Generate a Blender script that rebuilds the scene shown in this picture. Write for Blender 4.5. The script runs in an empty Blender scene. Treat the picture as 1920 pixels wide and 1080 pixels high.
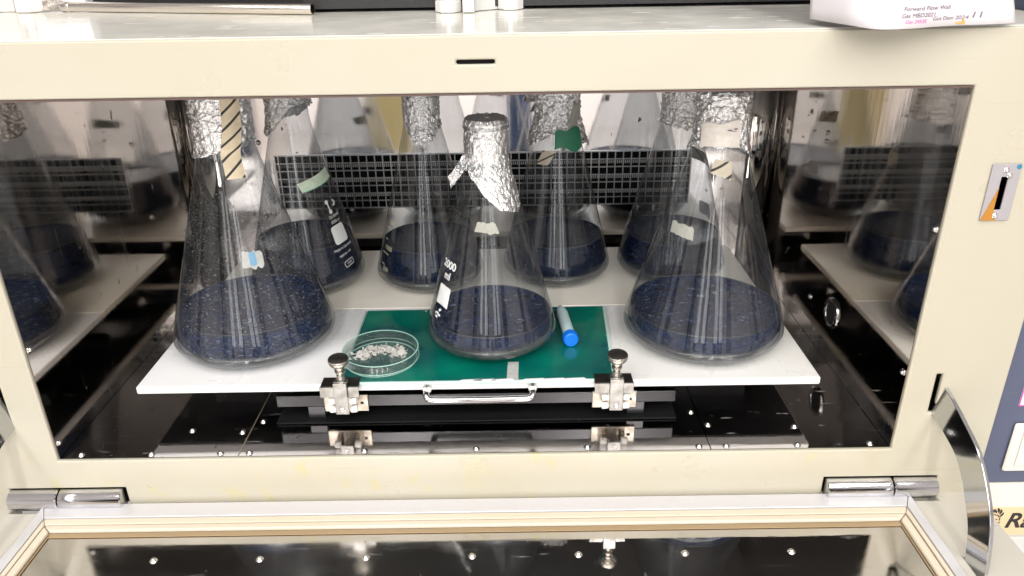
import bpy, bmesh, math, random
from mathutils import Vector, Matrix, noise
R_ = math.radians
random.seed(7)
sc = bpy.context.scene
col = sc.collection

# ------------------------------------------------------------------ camera
cd = bpy.data.cameras.new("camera")
cam = bpy.data.objects.new("camera", cd); col.objects.link(cam)
CAM = Vector((0.05057, -0.75893, 0.57005)); PITCH, YAW, ROLL = 0.43147, -0.00246, -0.01616
f_ = Vector((math.sin(YAW)*math.cos(PITCH), math.cos(YAW)*math.cos(PITCH), -math.sin(PITCH)))
r_ = Vector((math.cos(YAW), -math.sin(YAW), 0)); u_ = r_.cross(f_)
rt = math.cos(ROLL)*r_ + math.sin(ROLL)*u_; up = math.cos(ROLL)*u_ - math.sin(ROLL)*r_
cam.matrix_world = Matrix(((rt.x, up.x, -f_.x, CAM.x), (rt.y, up.y, -f_.y, CAM.y), (rt.z, up.z, -f_.z, CAM.z), (0, 0, 0, 1)))
cd.sensor_width = 36; cd.lens = 36*1451.54/1920; cd.clip_start = .01; cd.clip_end = 50
sc.camera = cam

# ------------------------------------------------------------------ world, lamps, exposure
w = bpy.data.worlds.new("World"); sc.world = w; w.use_nodes = True
bg = w.node_tree.nodes['Background']; bg.inputs[0].default_value = (.92, .95, 1, 1); bg.inputs[1].default_value = .32
def area(name, x, y, z, sx, sy, power, rot=(0, 0, 0), c=(1, .98, .95)):
    l = bpy.data.lights.new(name, 'AREA'); l.shape = 'RECTANGLE'; l.size = sx; l.size_y = sy; l.energy = power; l.color = c
    o = bpy.data.objects.new(name, l); col.objects.link(o); o.location = (x, y, z); o.rotation_euler = rot
    return o
for i, x in enumerate((-1.35, -.45, .45, 1.35)):
    area("ceiling_lamp", x, -2.45, 1.66, .18, 2.8, 33)
area("ceiling_lamp", .1, -.62, 1.66, 2.6, .14, 13)
for x in (-1.45, -.62, .72, 1.3):
    area("added_front_light", x, -4.5, .95, .42, 1.3, 5.2, (R_(90), 0, 0), (.96, .98, 1))  # added soft lights behind the camera for frontal fill and glass streaks
sc.view_settings.view_transform = 'Standard'; sc.view_settings.look = 'None'
sc.view_settings.exposure = 0.36; sc.view_settings.gamma = 1
cy = sc.cycles
cy.use_denoising = True
try: cy.denoiser = 'OPENIMAGEDENOISE'
except Exception: pass
cy.max_bounces = 14; cy.glossy_bounces = 8; cy.diffuse_bounces = 4; cy.transmission_bounces = 8; cy.transparent_max_bounces = 32
cy.sample_clamp_indirect = 6; cy.blur_glossy = .3; cy.caustics_reflective = True; cy.caustics_refractive = False

# ------------------------------------------------------------------ materials
def new_mat(name):
    m = bpy.data.materials.new(name); m.use_nodes = True
    nt = m.node_tree
    return m, nt, nt.nodes['Principled BSDF'], nt.nodes['Material Output']
def N(nt, t, **kw):
    n = nt.nodes.new(t)
    for k, v in kw.items(): setattr(n, k, v)
    return n
def plain(name, c, rough=.4, metal=0, coat=0, spec=.5):
    m, nt, b, o = new_mat(name)
    b.inputs['Base Color'].default_value = (*c, 1); b.inputs['Roughness'].default_value = rough
    b.inputs['Metallic'].default_value = metal; b.inputs['Coat Weight'].default_value = coat
    b.inputs['Coat Roughness'].default_value = .05; b.inputs['Specular IOR Level'].default_value = spec
    return m
def noise_fac(nt, scale, mscale=(1, 1, 1), detail=4, rough=.55, lo=.4, hi=.6, loc=(0, 0, 0), dist=0):
    tc = N(nt, 'ShaderNodeTexCoord'); mp = N(nt, 'ShaderNodeMapping'); mp.inputs['Scale'].default_value = mscale
    mp.inputs['Location'].default_value = loc
    nz = N(nt, 'ShaderNodeTexNoise'); nz.inputs['Scale'].default_value = scale; nz.inputs['Detail'].default_value = detail
    nz.inputs['Roughness'].default_value = rough; nz.inputs['Distortion'].default_value = dist
    nt.links.new(tc.outputs['Object'], mp.inputs[0]); nt.links.new(mp.outputs[0], nz.inputs['Vector'])
    mr = N(nt, 'ShaderNodeMapRange'); mr.inputs[1].default_value = lo; mr.inputs[2].default_value = hi
    nt.links.new(nz.outputs['Fac'], mr.inputs[0])
    return mr.outputs[0], nz
def mixc(nt, fac, a, b):
    m = N(nt, 'ShaderNodeMix', data_type='RGBA')
    if hasattr(fac, 'node'): nt.links.new(fac, m.inputs[0])
    else: m.inputs[0].default_value = fac
    for v, i in ((a, 6), (b, 7)):
        if hasattr(v, 'node'): nt.links.new(v, m.inputs[i])
        else: m.inputs[i].default_value = (*v, 1)
    return m.outputs[2]
def mathn(nt, op, a, b=None):
    m = N(nt, 'ShaderNodeMath', operation=op)
    for v, i in ((a, 0), (b, 1)):
        if v is None: continue
        if hasattr(v, 'node'): nt.links.new(v, m.inputs[i])
        else: m.inputs[i].default_value = v
    return m.outputs[0]
def bump(nt, h, strength, dist=.001):
    b = N(nt, 'ShaderNodeBump'); b.inputs['Strength'].default_value = strength; b.inputs['Distance'].default_value = dist
    nt.links.new(h, b.inputs['Height']); return b.outputs[0]

def cream_paint(name, c, rough=.32, dirt=1.0, stains=False):
    m, nt, b, o = new_mat(name)
    big, _ = noise_fac(nt, 3, detail=3, lo=.35, hi=.7)
    c1 = mixc(nt, big, c, (c[0]*.95, c[1]*.935, c[2]*.88))
    sp, _ = noise_fac(nt, 130, (1, 1, 1.5), detail=3, lo=.74, hi=.79)
    c2 = mixc(nt, mathn(nt, 'MULTIPLY', sp, .75*dirt), c1, (.30, .19, .07))
    sc_, _ = noise_fac(nt, 9, (.5, 1, 40), detail=5, lo=.71, hi=.75)
    c3 = mixc(nt, mathn(nt, 'MULTIPLY', sc_, .35*dirt), c2, (.42, .33, .18))
    if stains:
        tc = N(nt, 'ShaderNodeTexCoord'); sx = N(nt, 'ShaderNodeSeparateXYZ'); nt.links.new(tc.outputs['Object'], sx.inputs[0])
        zz = N(nt, 'ShaderNodeMapRange'); zz.inputs[1].default_value = .085; zz.inputs[2].default_value = .05; nt.links.new(sx.outputs[2], zz.inputs[0])
        y1, _ = noise_fac(nt, 26, (1, 1, .8), detail=6, lo=.60, hi=.72, loc=(3, 3, 3)); y2, _ = noise_fac(nt, 14, (1, 1, .10), detail=3, lo=.60, hi=.78, loc=(6, 1, 3))
        ys = mathn(nt, 'MULTIPLY', mathn(nt, 'MAXIMUM', mathn(nt, 'MULTIPLY', y1, .7), mathn(nt, 'MULTIPLY', y2, .35)), zz.outputs[0])
        c3 = mixc(nt, ys, c3, (.50, .44, .17))
        l1, _ = noise_fac(nt, 7, (.35, 1, 90), detail=4, lo=.68, hi=.72, loc=(2, 5, 9))
        c3 = mixc(nt, mathn(nt, 'MULTIPLY', l1, .5), c3, (.36, .27, .12))
    nt.links.new(c3, b.inputs['Base Color'])
    rg, nz = noise_fac(nt, 18, detail=4, lo=.3, hi=.7)
    nt.links.new(mathn(nt, 'ADD', mathn(nt, 'MULTIPLY', rg, .12), rough-.06), b.inputs['Roughness'])
    fine, nz2 = noise_fac(nt, 260, detail=2, lo=0, hi=1)
    nt.links.new(bump(nt, fine, .06, .0006), b.inputs['Normal'])
    return m
def steel_mirror(name, c, rough=.05, drip=(1, 1, 1), speck=.5, smear=.5, dust=.38, drips=.03):
    m, nt, b, o = new_mat(name)
    b.inputs['Metallic'].default_value = 1
    sp, _ = noise_fac(nt, 60, (1, 1, .7), detail=3, lo=.70, hi=.73)
    sp2, _ = noise_fac(nt, 16, (1, 1, .5), detail=5, lo=.68, hi=.74, loc=(3, 1, 7))
    spk = mathn(nt, 'MULTIPLY', mathn(nt, 'MAXIMUM', sp, sp2), speck)
    cb = mixc(nt, spk, c, (.06, .05, .045))
    du, _ = noise_fac(nt, 75, drip, detail=4, rough=.6, lo=.66, hi=.74, loc=(8, 3, 2))
    d2, _ = noise_fac(nt, 5, detail=2, lo=.42, hi=.62, loc=(1, 7, 2))
    du = mathn(nt, 'MULTIPLY', mathn(nt, 'MULTIPLY', du, d2), dust*smear)
    cb = mixc(nt, du, cb, (.42, .38, .34))
    nt.links.new(cb, b.inputs['Base Color'])
    nt.links.new(mathn(nt, 'SUBTRACT', 1.0, du), b.inputs['Metallic'])
    sm, _ = noise_fac(nt, 14, drip, detail=7, rough=.65, lo=.46, hi=.8)
    ha, _ = noise_fac(nt, 90, drip, detail=5, rough=.6, lo=.6, hi=.72)
    rr = mathn(nt, 'ADD', mathn(nt, 'MULTIPLY', sm, .22*smear), mathn(nt, 'MULTIPLY', ha, .16*smear))
    rr = mathn(nt, 'ADD', rr, mathn(nt, 'MULTIPLY', spk, .5))
    nt.links.new(mathn(nt, 'ADD', rr, rough), b.inputs['Roughness'])
    wv, nz = noise_fac(nt, 3.2, detail=2, lo=0, hi=1)
    scr, nz2 = noise_fac(nt, 130, drip, detail=3, lo=.3, hi=.75)
    hgt = mathn(nt, 'ADD', mathn(nt, 'MULTIPLY', wv, .4), mathn(nt, 'MULTIPLY', mathn(nt, 'MULTIPLY', scr, d2), drips*smear))
    nt.links.new(bump(nt, hgt, .35, .0025), b.inputs['Normal'])
    return m

M = {}
M['cream'] = cream_paint('cream_paint', (.480, .450, .372), dirt=1.2, stains=True)
M['cream_door'] = cream_paint('cream_paint_door', (.50, .475, .425), dirt=.8)
def scuffed(m):
    nt = m.node_tree; b = nt.nodes['Principled BSDF']
    src = b.inputs['Base Color'].links[0].from_socket
    f, _ = noise_fac(nt, 11, (1, 5, 1), detail=6, rough=.6, lo=.63, hi=.67, loc=(4, 2, 1))
    nt.links.new(mixc(nt, mathn(nt, 'MULTIPLY', f, .8), src, (.80, .79, .76)), b.inputs['Base Color'])
    r = b.inputs['Roughness'].links[0].from_socket
    nt.links.new(mathn(nt, 'ADD', r, mathn(nt, 'MULTIPLY', f, .4)), b.inputs['Roughness'])
    return m
M['top_cream'] = scuffed(cream_paint('glossy_top_paint', (.80, .785, .735), rough=.17, dirt=.4))
M['wall_steel'] = steel_mirror('polished_steel_wall', (.74, .69, .64), .035, (1, 1, .06), .7, .5, .45, .07)
M['back_steel'] = steel_mirror('polished_steel_back', (.88, .85, .84), .04, (1.6, 1, .12), .9, .4)
M['floor_steel'] = steel_mirror('polished_steel_floor', (.50, .48, .47), .04, (.22, 1.2, 1), .6, 1.0, .75)
M['door_steel'] = steel_mirror('polished_steel_door', (.56, .54, .52), .03, (.14, 1, 1), .5, 1.0, .55)
M['dark_ceiling'] = plain('dark_ceiling', (.16, .16, .165), .5)
M['chrome'] = plain('chrome', (.78, .78, .79), .07, 1)
M['arm_chrome'] = plain('door_arm_chrome', (.58, .59, .61), .09, 1)
M['nut'] = plain('nickel_screw', (.80, .79, .76), .16, 1)
def worn_metal(name, c, rough):
    m, nt, b, o = new_mat(name); b.inputs['Metallic'].default_value = 1
    a, _ = noise_fac(nt, 120, (1, 1, 1), detail=5, lo=.35, hi=.7)
    nt.links.new(mixc(nt, a, c, (c[0]*.72, c[1]*.69, c[2]*.64)), b.inputs['Base Color'])
    nt.links.new(mathn(nt, 'ADD', mathn(nt, 'MULTIPLY', a, .18), rough), b.inputs['Roughness'])
    br, _ = noise_fac(nt, 300, (1, 1, 6), detail=3, lo=.2, hi=.8)
    nt.links.new(bump(nt, br, .08, .0006), b.inputs['Normal'])
    return m
M['clamp_plate'] = worn_metal('clamp_plate_metal', (.60, .545, .475), .34)
M['clamp_steel'] = worn_metal('clamp_brushed_steel', (.40, .395, .385), .27)
M['clamp_dark'] = worn_metal('clamp_dark_steel', (.14, .132, .12), .32)
M['knob_top'] = worn_metal('knob_dark_face', (.15, .14, .125), .38)
M['knob_side'] = worn_metal('knob_nickel', (.60, .58, .54), .2)
M['hinge'] = steel_mirror('hinge_chrome', (.62, .62, .64), .05, (1, 6, 6), .8, .5)
M['tube_steel'] = plain('tube_steel', (.66, .62, .57), .2, 1)
M['bar_dark'] = plain('dark_carrier_bar', (.09, .09, .095), .3, .8)
M['bar_steel'] = plain('dark_steel_bar', (.065, .065, .068), .25, 1)
M['black'] = plain('matt_black', (.006, .006, .007), .7, spec=.15)
M['slot_black'] = plain('slot_black', (.01, .01, .01), .9)
M['nylon'] = plain('white_nylon', (.82, .80, .76), .35)
M['wire'] = plain('screen_wire', (.46, .46, .47), .3, .9)
M['fin'] = plain('pale_fins', (.42, .41, .39), .45)
M['white_board'] = cream_paint('white_board', (.79, .79, .80), .30, .55)
M['rear_board'] = cream_paint('warm_white_board', (.93, .885, .80), .34, .2)  # warmer, lighter white than the front board
M['gasket'] = cream_paint('aged_rubber_gasket', (.64, .56, .455), .45, 1.3)
M['alu'] = plain('white_aluminium_strip', (.56, .55, .56), .3, .15)
M['recess'] = cream_paint('brown_stained_recess', (.34, .245, .14), .45, 1.5)
M['blue_panel'] = cream_paint('blue_grey_panel', (.088, .102, .165), .42, .5)
M['machine_cream'] = cream_paint('neighbour_cream', (.74, .71, .63), .4, .2)
M['tan_label'] = plain('tan_label', (.72, .55, .33), .4)
M['grey_plastic'] = plain('grey_plastic', (.62, .62, .60), .4)
M['ink'] = plain('black_ink', (.015, .015, .015), .5)
M['pink_print'] = plain('pink_print', (.60, .10, .42), .5)
M['label_white'] = plain('label_white', (.84, .82, .85), .4)
M['orange'] = plain('orange_print', (.42, .18, .02), .5)
M['blue_dot'] = plain('blue_dot', (.03, .18, .30), .5)
M['latch'] = plain('latch_grey_print', (.34, .32, .335), .38)
M['print_white'] = plain('enamel_white', (.82, .83, .82), .4)
M['print_yellow'] = plain('enamel_yellow', (.55, .56, .36), .4)
M['pen'] = plain('pen_ink', (.16, .10, .17), .6)
M['stain'] = plain('rust_stain', (.55, .30, .07), .6)
M['blue_cap'] = plain('blue_cap_plastic', (.0, .16, .72), .38)
M['white_foot'] = plain('white_foot_plastic', (.78, .76, .74), .4)
M['panel_grey'] = plain('pale_machine_panel', (.66, .63, .58), .4)
M['machine_dark'] = plain('matt_near_black', (.012, .012, .012), .5)
M['room_white'] = plain('room_wall_paint', (.80, .775, .765), .8)
M['room_yellow'] = plain('yellow_cupboard_paint', (.62, .52, .24), .6)
M['room_blue'] = plain('navy_cloth', (.02, .06, .17), .8)
M['room_floor'] = plain('room_floor_vinyl', (.60, .57, .55), .5)

def foil_mat():
    m, nt, b, o = new_mat('crumpled_foil'); b.inputs['Metallic'].default_value = 1
    b.inputs['Base Color'].default_value = (.95, .95, .955, 1); b.inputs['Roughness'].default_value = .22
    a, _ = noise_fac(nt, 170, detail=5, lo=.2, hi=.8, dist=1.2)
    b2, _ = noise_fac(nt, 420, (1, 1, 1.8), detail=3, lo=.2, hi=.8, dist=.8)
    h = mathn(nt, 'ADD', a, mathn(nt, 'MULTIPLY', b2, .5))
    nt.links.new(bump(nt, h, .6, .002), b.inputs['Normal'])
    return m
M['foil'] = foil_mat()

def glass_mat(name, f0=.054, tint=(.84, .855, .865), haze=.10, fleck=0.0, edge=(.60, .62, .635), streak=.10):
    """thin-walled glass: transparent + fresnel-weighted mirror + a diffuse film: condensation on walls, painted light in the base"""
    m, nt, b, o = new_mat(name); nt.nodes.remove(b)
    lw = N(nt, 'ShaderNodeLayerWeight'); lw.inputs['Blend'].default_value = .5
    fac = lw.outputs['Facing']
    p5 = mathn(nt, 'POWER', fac, 4.0)
    fres = mathn(nt, 'ADD', mathn(nt, 'MULTIPLY', p5, .75), f0)
    p3 = mathn(nt, 'POWER', fac, 3.0)
    tr = N(nt, 'ShaderNodeBsdfTransparent'); nt.links.new(mixc(nt, p3, tint, edge), tr.inputs[0])
    gl = N(nt, 'ShaderNodeBsdfGlossy'); gl.inputs['Roughness'].default_value = .035
    wav, _ = noise_fac(nt, 26, (1, 1, .12), detail=2, lo=.2, hi=.8)
    nt.links.new(bump(nt, wav, .10, .0012), gl.inputs['Normal'])
    m1 = N(nt, 'ShaderNodeMixShader'); nt.links.new(fres, m1.inputs[0])
    nt.links.new(tr.outputs[0], m1.inputs[1]); nt.links.new(gl.outputs[0], m1.inputs[2])
    df = N(nt, 'ShaderNodeBsdfDiffuse'); df.inputs[0].default_value = (.72, .72, .74, 1)
    tl = N(nt, 'ShaderNodeBsdfTranslucent'); tl.inputs[0].default_value = (.72, .72, .74, 1)
    dm = N(nt, 'ShaderNodeMixShader'); nt.links.new(df.outputs[0], dm.inputs[1]); nt.links.new(tl.outputs[0], dm.inputs[2])
    st, _ = noise_fac(nt, 38, (1, 1, .05), detail=4, lo=.45, hi=.8)
    cl, _ = noise_fac(nt, 22, (1, 1, 1), detail=5, lo=.42, hi=.75, loc=(5, 2, 1))
    hz = mathn(nt, 'ADD', mathn(nt, 'MULTIPLY', st, streak), mathn(nt, 'MULTIPLY', cl, haze))
    if fleck:
        fl, _ = noise_fac(nt, 215, (1, 1, 3.6), detail=2, lo=.63, hi=.70, loc=(2, 9, 4))
        f2, _ = noise_fac(nt, 430, (1, 1, 3.2), detail=2, lo=.62, hi=.72, loc=(1, 3, 8))
        hz = mathn(nt, 'ADD', hz, mathn(nt, 'MULTIPLY', mathn(nt, 'MAXIMUM', fl, mathn(nt, 'MULTIPLY', f2, .7)), fleck))
    hz = mathn(nt, 'ADD', hz, .006)
    m2 = N(nt, 'ShaderNodeMixShader'); nt.links.new(hz, m2.inputs[0])
    nt.links.new(m1.outputs[0], m2.inputs[1]); nt.links.new(dm.outputs[0], m2.inputs[2])
    nt.links.new(m2.outputs[0], o.inputs[0])
    return m
M['glass_wet'] = glass_mat('flask_glass_with_condensation', haze=.03, fleck=.36, streak=.05)
M['glass'] = glass_mat('flask_glass', haze=.018, fleck=.22, streak=.05)
M['glass_dim'] = glass_mat('flask_glass_clear', haze=.012, fleck=.06, streak=.03)
M['petri'] = glass_mat('petri_plastic', f0=.05, tint=(.985, .992, .988), haze=.02, fleck=0, edge=(.93, .98, .96), streak=.01)
M['tube_clear'] = plain('tube_plastic', (.58, .74, .76), .25)

def liquid_mat(name, k=1.0, fleck=.6, bstr=.75):
    m, nt, b, o = new_mat(name)
    fl, _ = noise_fac(nt, 130, (1, 1, 3.2), detail=3, lo=.60, hi=.68)
    cl, _ = noise_fac(nt, 20, (1, 1, 1.6), detail=3, lo=.44, hi=.66, loc=(4, 7, 1))
    sw, _ = noise_fac(nt, 70, (1, 1, 3.4), detail=5, lo=.35, hi=.7, dist=.6)
    c1 = mixc(nt, sw, (.0004*k, .0062*k, .026*k), (.0025*k, .0200*k, .082*k))
    c2 = mixc(nt, mathn(nt, 'MULTIPLY', mathn(nt, 'MULTIPLY', fl, cl), fleck), c1, (.34, .38, .46))
    nt.links.new(c2, b.inputs['Base Color']); b.inputs['Roughness'].default_value = .14; b.inputs['Specular IOR Level'].default_value = .3
    h, _ = noise_fac(nt, 130, (1, 1, 3.0), detail=4, lo=.2, hi=.8)
    nt.links.new(bump(nt, h, bstr, .003), b.inputs['Normal'])
    return m
M['liquid'] = liquid_mat('dark_blue_liquid')
M['liquid_rear_shade'] = liquid_mat('rear_shaded_blue_liquid', .62, .16, .3)  # same liquid for the rear row, its shade put into the colour
M['thick_glass'] = glass_mat('thick_base_glass', f0=.07, tint=(.985, .99, .99), haze=.30, fleck=0, edge=(.96, .97, .97), streak=.12)  # pale haze painted in for the light a thick base gathers
M['meniscus'] = plain('meniscus', (.035, .04, .055), .15)
def green_mat():
    m, nt, b, o = new_mat('green_acrylic')
    a, _ = noise_fac(nt, 6, detail=3, lo=.42, hi=.62, loc=(3.3, 1.1, 0))
    c1 = mixc(nt, a, (.0, .088, .084), (.0, .190, .120))
    d, _ = noise_fac(nt, 70, detail=3, lo=.73, hi=.75)
    nt.links.new(mixc(nt, d, c1, (.15, .62, .45)), b.inputs['Base Color'])
    b.inputs['Roughness'].default_value = .10; b.inputs['Coat Weight'].default_value = .6; b.inputs['Coat Roughness'].default_value = .04
    return m
M['green'] = green_mat()
M['green_edge'] = plain('clear_acrylic_edge', (.50, .66, .62), .15)
def tape_mat(name, c, stripe=None, period=.02, width=.14, ang=45):
    m, nt, b, o = new_mat(name); b.inputs['Roughness'].default_value = .55
    a, _ = noise_fac(nt, 150, detail=4, lo=.3, hi=.8)
    c1 = mixc(nt, a, c, (c[0]*.85, c[1]*.82, c[2]*.78))
    if stripe:
        uv = N(nt, 'ShaderNodeUVMap'); sx = N(nt, 'ShaderNodeSeparateXYZ'); nt.links.new(uv.outputs[0], sx.inputs[0])
        s = mathn(nt, 'SUBTRACT', mathn(nt, 'MULTIPLY', sx.outputs[1], 1/period), mathn(nt, 'MULTIPLY', sx.outputs[0], math.tan(R_(ang))/period))
        fr = mathn(nt, 'FRACT', s); lt = mathn(nt, 'LESS_THAN', fr, width)
        c1 = mixc(nt, lt, c1, stripe)
    nt.links.new(c1, b.inputs['Base Color'])
    cr, _ = noise_fac(nt, 60, (1, 1, 2), detail=4, lo=.2, hi=.8, dist=1)
    nt.links.new(bump(nt, cr, .4, .0015), b.inputs['Normal'])
    return m
M['tape_striped'] = tape_mat('striped_autoclave_tape', (.80, .69, .50), (.03, .028, .02), .0195, .2, 40)
M['tape_dim'] = tape_mat('striped_paper_tape', (.62, .56, .45), (.03, .028, .02), .020, .2, 40)
M['tape_white'] = tape_mat('white_paper_tape', (.95, .905, .84))
M['tape_green'] = tape_mat('pale_green_tape', (.78, .92, .74), (.25, .60, .38), .0165, .08, 0)
M['tape_deep'] = tape_mat('green_film_tape', (.035, .22, .125))
M['tape_grey'] = tape_mat('grey_tape', (.46, .48, .47))
M['tape_sage'] = tape_mat('sage_tape', (.42, .43, .38))
M['rim'] = plain('petri_rim_highlight', (.42, .66, .58), .12)  # opaque pale green, paints the bright highlights along clear plastic edges
M['flakes'] = plain('pale_flakes', (.84, .785, .76), .7)
def paper_mat():
    m, nt, b, o = new_mat('white_paper'); b.inputs['Roughness'].default_value = .5
    a, _ = noise_fac(nt, 9, detail=4, lo=.3, hi=.75)
    nt.links.new(mixc(nt, a, (.57, .55, .575), (.55, .52, .515)), b.inputs['Base Color'])
    return m
M['paper'] = paper_mat()

# ------------------------------------------------------------------ helpers
def link(o, parent=None):
    col.objects.link(o)
    if parent is not None: o.parent = parent
    return o
def tag(o, label=None, cat=None, group=None, kind=None):
    if label: o['label'] = label
    if cat: o['category'] = cat
    if group: o['group'] = group
    if kind: o['kind'] = kind
    return o
def empty(name, loc, label, cat, group=None):
    o = bpy.data.objects.new(name, None); o.location = loc; o.empty_display_size = .03
    link(o); return tag(o, label, cat, group)
def obj(name, bm, mat, parent=None, smooth=False, bevel=0, seg=2, loc=None):
    """bm is in world coordinates; the object keeps an origin at loc (or at its parent)"""
    me = bpy.data.meshes.new(name)
    org = Vector(loc) if loc is not None else Vector((0, 0, 0))
    ploc = Vector((0, 0, 0)); p = parent
    while p is not None: ploc += p.location; p = p.parent
    if loc is None: org = ploc.copy()
    bm.transform(Matrix.Translation(-org))
    bm.normal_update()
    bm.to_mesh(me); bm.free()
    if smooth:
        for p in me.polygons: p.use_smooth = True
    if isinstance(mat, (list, tuple)):
        for mm in mat: me.materials.append(mm)
    else: me.materials.append(mat)
    o = bpy.data.objects.new(name, me); link(o, parent); o.location = org - ploc
    if bevel:
        b = o.modifiers.new('bevel', 'BEVEL'); b.width = bevel; b.segments = seg; b.limit_method = 'ANGLE'; b.angle_limit = R_(35)
        for p in me.polygons: p.use_smooth = True
        b.harden_normals = True
    return o
def dup(o, parent, loc):
    c = o.copy(); col.objects.link(c); c.parent = parent; c.location = loc; return c
def box(bm, x0, x1, y0, y1, z0, z1):
    v = [bm.verts.new((x, y, z)) for z in (z0, z1) for y in (y0, y1) for x in (x0, x1)]
    for f in ((0, 2, 3, 1), (4, 5, 7, 6), (0, 1, 5, 4), (2, 6, 7, 3), (0, 4, 6, 2), (1, 3, 7, 5)):
        bm.faces.new([v[i] for i in f])
    return bm
def B(*a): return box(bmesh.new(), *a)
def prism(bm, pts, d, closed_pts=True):
    """pts: 3-d polygon, extruded by vector d"""
    d = Vector(d); a = [bm.verts.new(p) for p in pts]; b = [bm.verts.new(Vector(p)+d) for p in pts]
    n = len(pts)
    bm.faces.new(a[::-1]); bm.faces.new(b)
    for i in range(n): bm.faces.new((a[i], a[(i+1) % n], b[(i+1) % n], b[i]))
    bmesh.ops.recalc_face_normals(bm, faces=bm.faces[:])
    return bm
def lathe(bm, prof, center, axis=(0, 0, 1), n=48, cap0=False, cap1=False):
    """prof: (radius, height) list along axis"""
    ax = Vector(axis).normalized(); t = Vector((1, 0, 0)) if abs(ax.x) < .9 else Vector((0, 1, 0))
    e1 = (t - ax*t.dot(ax)).normalized(); e2 = ax.cross(e1); c = Vector(center)
    rings = []
    for r, h in prof:
        if r < 1e-6: rings.append([bm.verts.new(c+ax*h)])
        else: rings.append([bm.verts.new(c+ax*h+(e1*math.cos(2*math.pi*k/n)+e2*math.sin(2*math.pi*k/n))*r) for k in range(n)])
    for a, b in zip(rings, rings[1:]):
        if len(a) == 1 and len(b) == 1: continue
        for k in range(n):
            k2 = (k+1) % n
            if len(a) == 1: bm.faces.new((a[0], b[k2], b[k]))
            elif len(b) == 1: bm.faces.new((a[k], a[k2], b[0]))
            else: bm.faces.new((a[k], a[k2], b[k2], b[k]))
    if cap0 and len(rings[0]) > 1: bm.faces.new(rings[0][::-1])
    if cap1 and len(rings[-1]) > 1: bm.faces.new(rings[-1])
    return bm
def tube(bm, pts, r, n=10, caps=True):
    pts = [Vector(p) for p in pts]; rings = []; prev = None
    for i, p in enumerate(pts):
        d = (pts[min(i+1, len(pts)-1)] - pts[max(i-1, 0)]).normalized()
        e1 = d.orthogonal().normalized() if prev is None else (prev - d*prev.dot(d)).normalized()
        prev = e1; e2 = d.cross(e1)
        rr = r[i] if isinstance(r, (list, tuple)) else r
        rings.append([bm.verts.new(p+(e1*math.cos(2*math.pi*k/n)+e2*math.sin(2*math.pi*k/n))*rr) for k in range(n)])
    for a, b in zip(rings, rings[1:]):
        for k in range(n): bm.faces.new((a[k], a[(k+1) % n], b[(k+1) % n], b[k]))
    if caps: bm.faces.new(rings[0][::-1]); bm.faces.new(rings[-1])
    return bm
def plate_holes(axes, lo, hi, holes, d0, d1):
    """plate in plane of two axes (u,v) with rectangular holes, thick from d0 to d1 on the third axis"""
    u, v, t = axes
    us = sorted({lo[0], hi[0], *[h[0] for h in holes], *[h[1] for h in holes]})
    vs = sorted({lo[1], hi[1], *[h[2] for h in holes], *[h[3] for h in holes]})
    bm = bmesh.new(); vert = {}
    def V(i, j, d):
        k = (i, j, d)
        if k not in vert:
            p = [0, 0, 0]; p[u] = us[i]; p[v] = vs[j]; p[t] = d1 if d else d0; vert[k] = bm.verts.new(p)
        return vert[k]
    def solid(i, j):
        if i < 0 or j < 0 or i >= len(us)-1 or j >= len(vs)-1: return False
        cu, cv = (us[i]+us[i+1])/2, (vs[j]+vs[j+1])/2
        return not any(h[0] < cu < h[1] and h[2] < cv < h[3] for h in holes)
    for i in range(len(us)-1):
        for j in range(len(vs)-1):
            if not solid(i, j): continue
            for d in (0, 1): bm.faces.new([V(i, j, d), V(i+1, j, d), V(i+1, j+1, d), V(i, j+1, d)])
            for (di, dj, a, b) in ((-1, 0, (i, j), (i, j+1)), (1, 0, (i+1, j), (i+1, j+1)), (0, -1, (i, j), (i+1, j)), (0, 1, (i, j+1), (i+1, j+1))):
                if not solid(i+di, j+dj): bm.faces.new([V(*a, 0), V(*b, 0), V(*b, 1), V(*a, 1)])
    bmesh.ops.recalc_face_normals(bm, faces=bm.faces[:])
    bmesh.ops.dissolve_limit(bm, angle_limit=.01, verts=bm.verts[:], edges=bm.edges[:])
    return bm
def text_mesh(body, size, italic=0, weight=0.0):
    """flat triangles of a built-in font string, anchored at its centre"""
    cu = bpy.data.curves.new('t', 'FONT'); cu.body = body; cu.size = size; cu.align_x = 'CENTER'; cu.align_y = 'CENTER'; cu.shear = italic
    cu.offset = weight
    o = bpy.data.objects.new('t', cu); col.objects.link(o)
    dg = bpy.context.evaluated_depsgraph_get(); me = bpy.data.meshes.new_from_object(o.evaluated_get(dg))
    bm = bmesh.new(); bm.from_mesh(me); bpy.data.objects.remove(o); bpy.data.meshes.remove(me); bpy.data.curves.remove(cu)
    bmesh.ops.triangulate(bm, faces=bm.faces[:])
    return bm

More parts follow.
